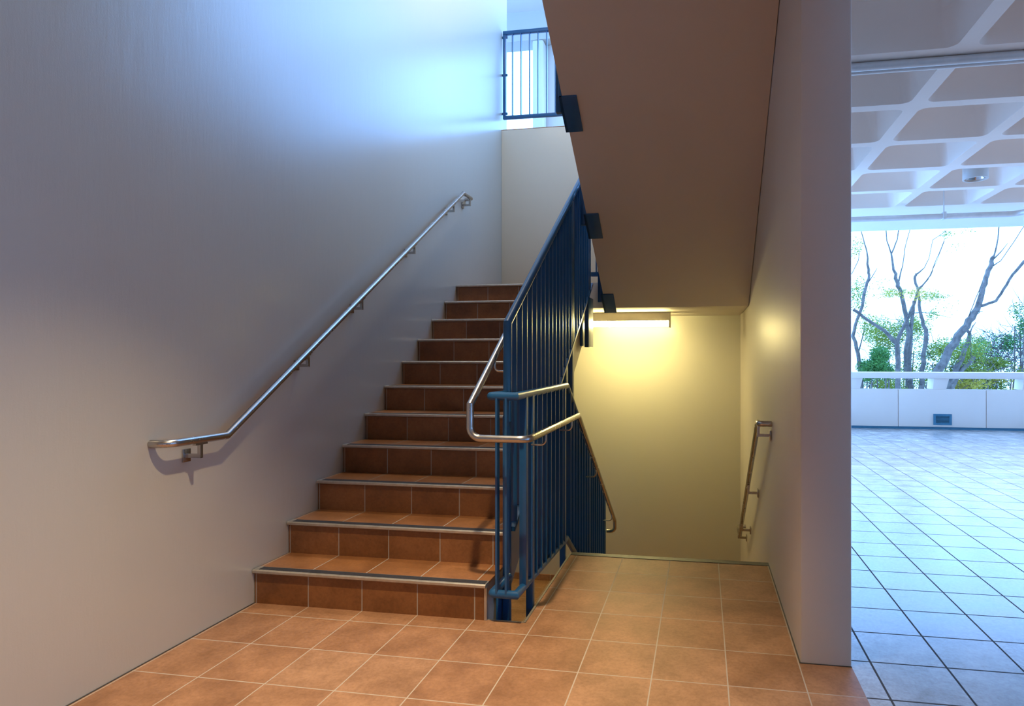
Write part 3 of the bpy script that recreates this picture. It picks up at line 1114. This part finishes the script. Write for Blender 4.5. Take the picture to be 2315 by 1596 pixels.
tree('pale slender tree with a knobbly stem between the twin stem and the leaning tree', 13.2, (2082, 870, 13),
     [[(2084, 880, 13), (2084, 835, 13), (2090, 790, 12), (2094, 755, 12), (2086, 725, 10), (2078, 690, 9), (2076, 660, 8), (2068, 630, 8), (2072, 618, 7)],
      [(2072, 620, 6), (2090, 605, 3), (2100, 585, 2.5), (2109, 542, 2.5), (2140, 522, 2)],
      [(2078, 655, 5), (2098, 632, 3), (2118, 590, 2), (2135, 545, 2)],
      [(2062, 708, 4), (2090, 706, 2.5), (2150, 718, 1.5)]],
     [(2110, 670, 30, 9, 110), (2112, 710, 12, 12, 50), (2140, 530, 14, 8, 40), (2185, 523, 16, 7, 10), (2130, 690, 40, 26, 26), (2160, 560, 20, 14, 8)], M_LEAF, 0.05)
tree('thin pale tree at the left beside the wall end', 13.6, (1945, 870, 12),
     [[(1948, 880, 12), (1940, 800, 11), (1928, 760, 10), (1938, 722, 9), (1950, 690, 9), (1956, 655, 9), (1964, 630, 8), (1964, 610, 8), (1960, 570, 5), (1952, 540, 4), (1944, 512, 3)],
      [(1962, 640, 4), (1975, 620, 3), (1983, 606, 2)], [(1940, 800, 5), (1953, 750, 4), (1956, 720, 2)],
      [(1925, 620, 3), (1940, 590, 3), (1944, 565, 2)]],
     [(1940, 670, 20, 45, 200), (1935, 560, 14, 25, 60), (1965, 740, 24, 30, 160), (1990, 650, 26, 24, 24)], M_LEAF, 0.06)
tree('large dark tree leaning right across the white sky', 12.4, (2128, 865, 26),
     [[(2100, 880, 24), (2122, 835, 24), (2145, 790, 22), (2178, 745, 20), (2198, 718, 18), (2212, 690, 16), (2222, 650, 14), (2232, 620, 13), (2242, 596, 12), (2247, 580, 10)],
      [(2246, 582, 6), (2256, 540, 4.5), (2260, 500, 4)], [(2247, 585, 5), (2262, 570, 3.5), (2278, 550, 2)],
      [(2240, 605, 5), (2262, 590, 3), (2290, 550, 3), (2316, 510, 3)],
      [(2206, 694, 9), (2230, 688, 8), (2252, 680, 8), (2268, 655, 8), (2290, 620, 8), (2316, 590, 9)],
      [(2182, 735, 4), (2200, 690, 3), (2218, 645, 3), (2225, 625, 4)],
      [(2205, 708, 4), (2222, 703, 2)], [(2195, 722, 3.5), (2215, 706, 2)]],
     [(2230, 780, 50, 30, 120)], M_LEAF2, 0.045)
tree('second leaning stem rising just right of the large leaning tree', 12.9, (2150, 868, 18),
     [[(2140, 880, 18), (2165, 825, 16), (2182, 785, 13), (2192, 758, 11), (2186, 742, 7)], [(2190, 758, 7), (2198, 740, 4), (2206, 728, 2.5)],
      [(2192, 762, 3), (2210, 752, 2)],
      [(2150, 880, 14), (2175, 835, 13), (2202, 806, 12)], [(2195, 812, 3), (2195, 770, 2)]],
     [(2170, 800, 60, 34, 500)], M_LEAF, 0.055)


def shrub(label, px, py, Y, rx, rz, nl, mat, nt=0, leaf=0.07, name='shrub'):
    c = at(px, py, Y)
    s = (Y + 3.2) / F_
    t = thing(name, label, 'shrub', (c.x, Y, -3.0), 'shrubs beyond the terrace')
    b = MB()
    for k in range(5):
        a = k * 1.26
        b.tube([(c.x + 0.1 * math.cos(a), Y + 0.1 * math.sin(a), -3.02), (c.x + 0.25 * math.cos(a), Y + 0.2 * math.sin(a), -1.2),
                (c.x + rx * s * 0.5 * math.cos(a), Y + 0.4 * math.sin(a), c.z)], [0.05, 0.035, 0.012], 6)
    if nt:
        twigs(b, c, (rx * s, 0.8, rz * s), nt, 0.45, 0.009)
    b.build('stems', M_BARK, t)
    fm = MB()
    for k in range(9):
        o = Vector((rng.uniform(-1, 1) * rx * s * 0.75, rng.uniform(-0.6, 0.6), rng.uniform(-0.8, 0.7) * rz * s))
        leaves(fm, c + o, (rx * s * 0.42, 0.5, rz * s * 0.42), nl // 3, leaf * 0.5)
    fm.build('foliage', mat, t, smooth=False)
    return t


shrub('dense deep green bush low behind the parapet rail at left', 1985, 830, 13.0, 42, 40, 2400, M_LEAF2, 0, 0.06)
shrub('loose light green bush behind the forked tree', 2040, 795, 15.5, 80, 72, 3000, M_LEAF, 70, 0.06)
shrub('light green bush filling the gap under the leaning trees', 2150, 822, 14.5, 72, 50, 2600, M_LEAF, 60, 0.06)
shrub('twiggy bluish bush at right behind the leaning trees', 2265, 805, 15.0, 70, 55, 900, M_TWIG, 380, 0.05)
shrub('green bush at right low behind the parapet rail', 2255, 850, 13.8, 75, 36, 2000, M_LEAF, 40, 0.06)
shrub('deep green leafy bush at the right edge of the view', 2318, 735, 14.0, 26, 46, 900, M_LEAF2, 20, 0.06)
shrub('yellow green bush seen below the parapet rail', 2200, 868, 13.4, 90, 26, 1500, M_LEAF3, 40, 0.055)
shrub('green bush seen below the rail at left', 1985, 876, 14.2, 70, 30, 1300, M_LEAF, 60, 0.055)
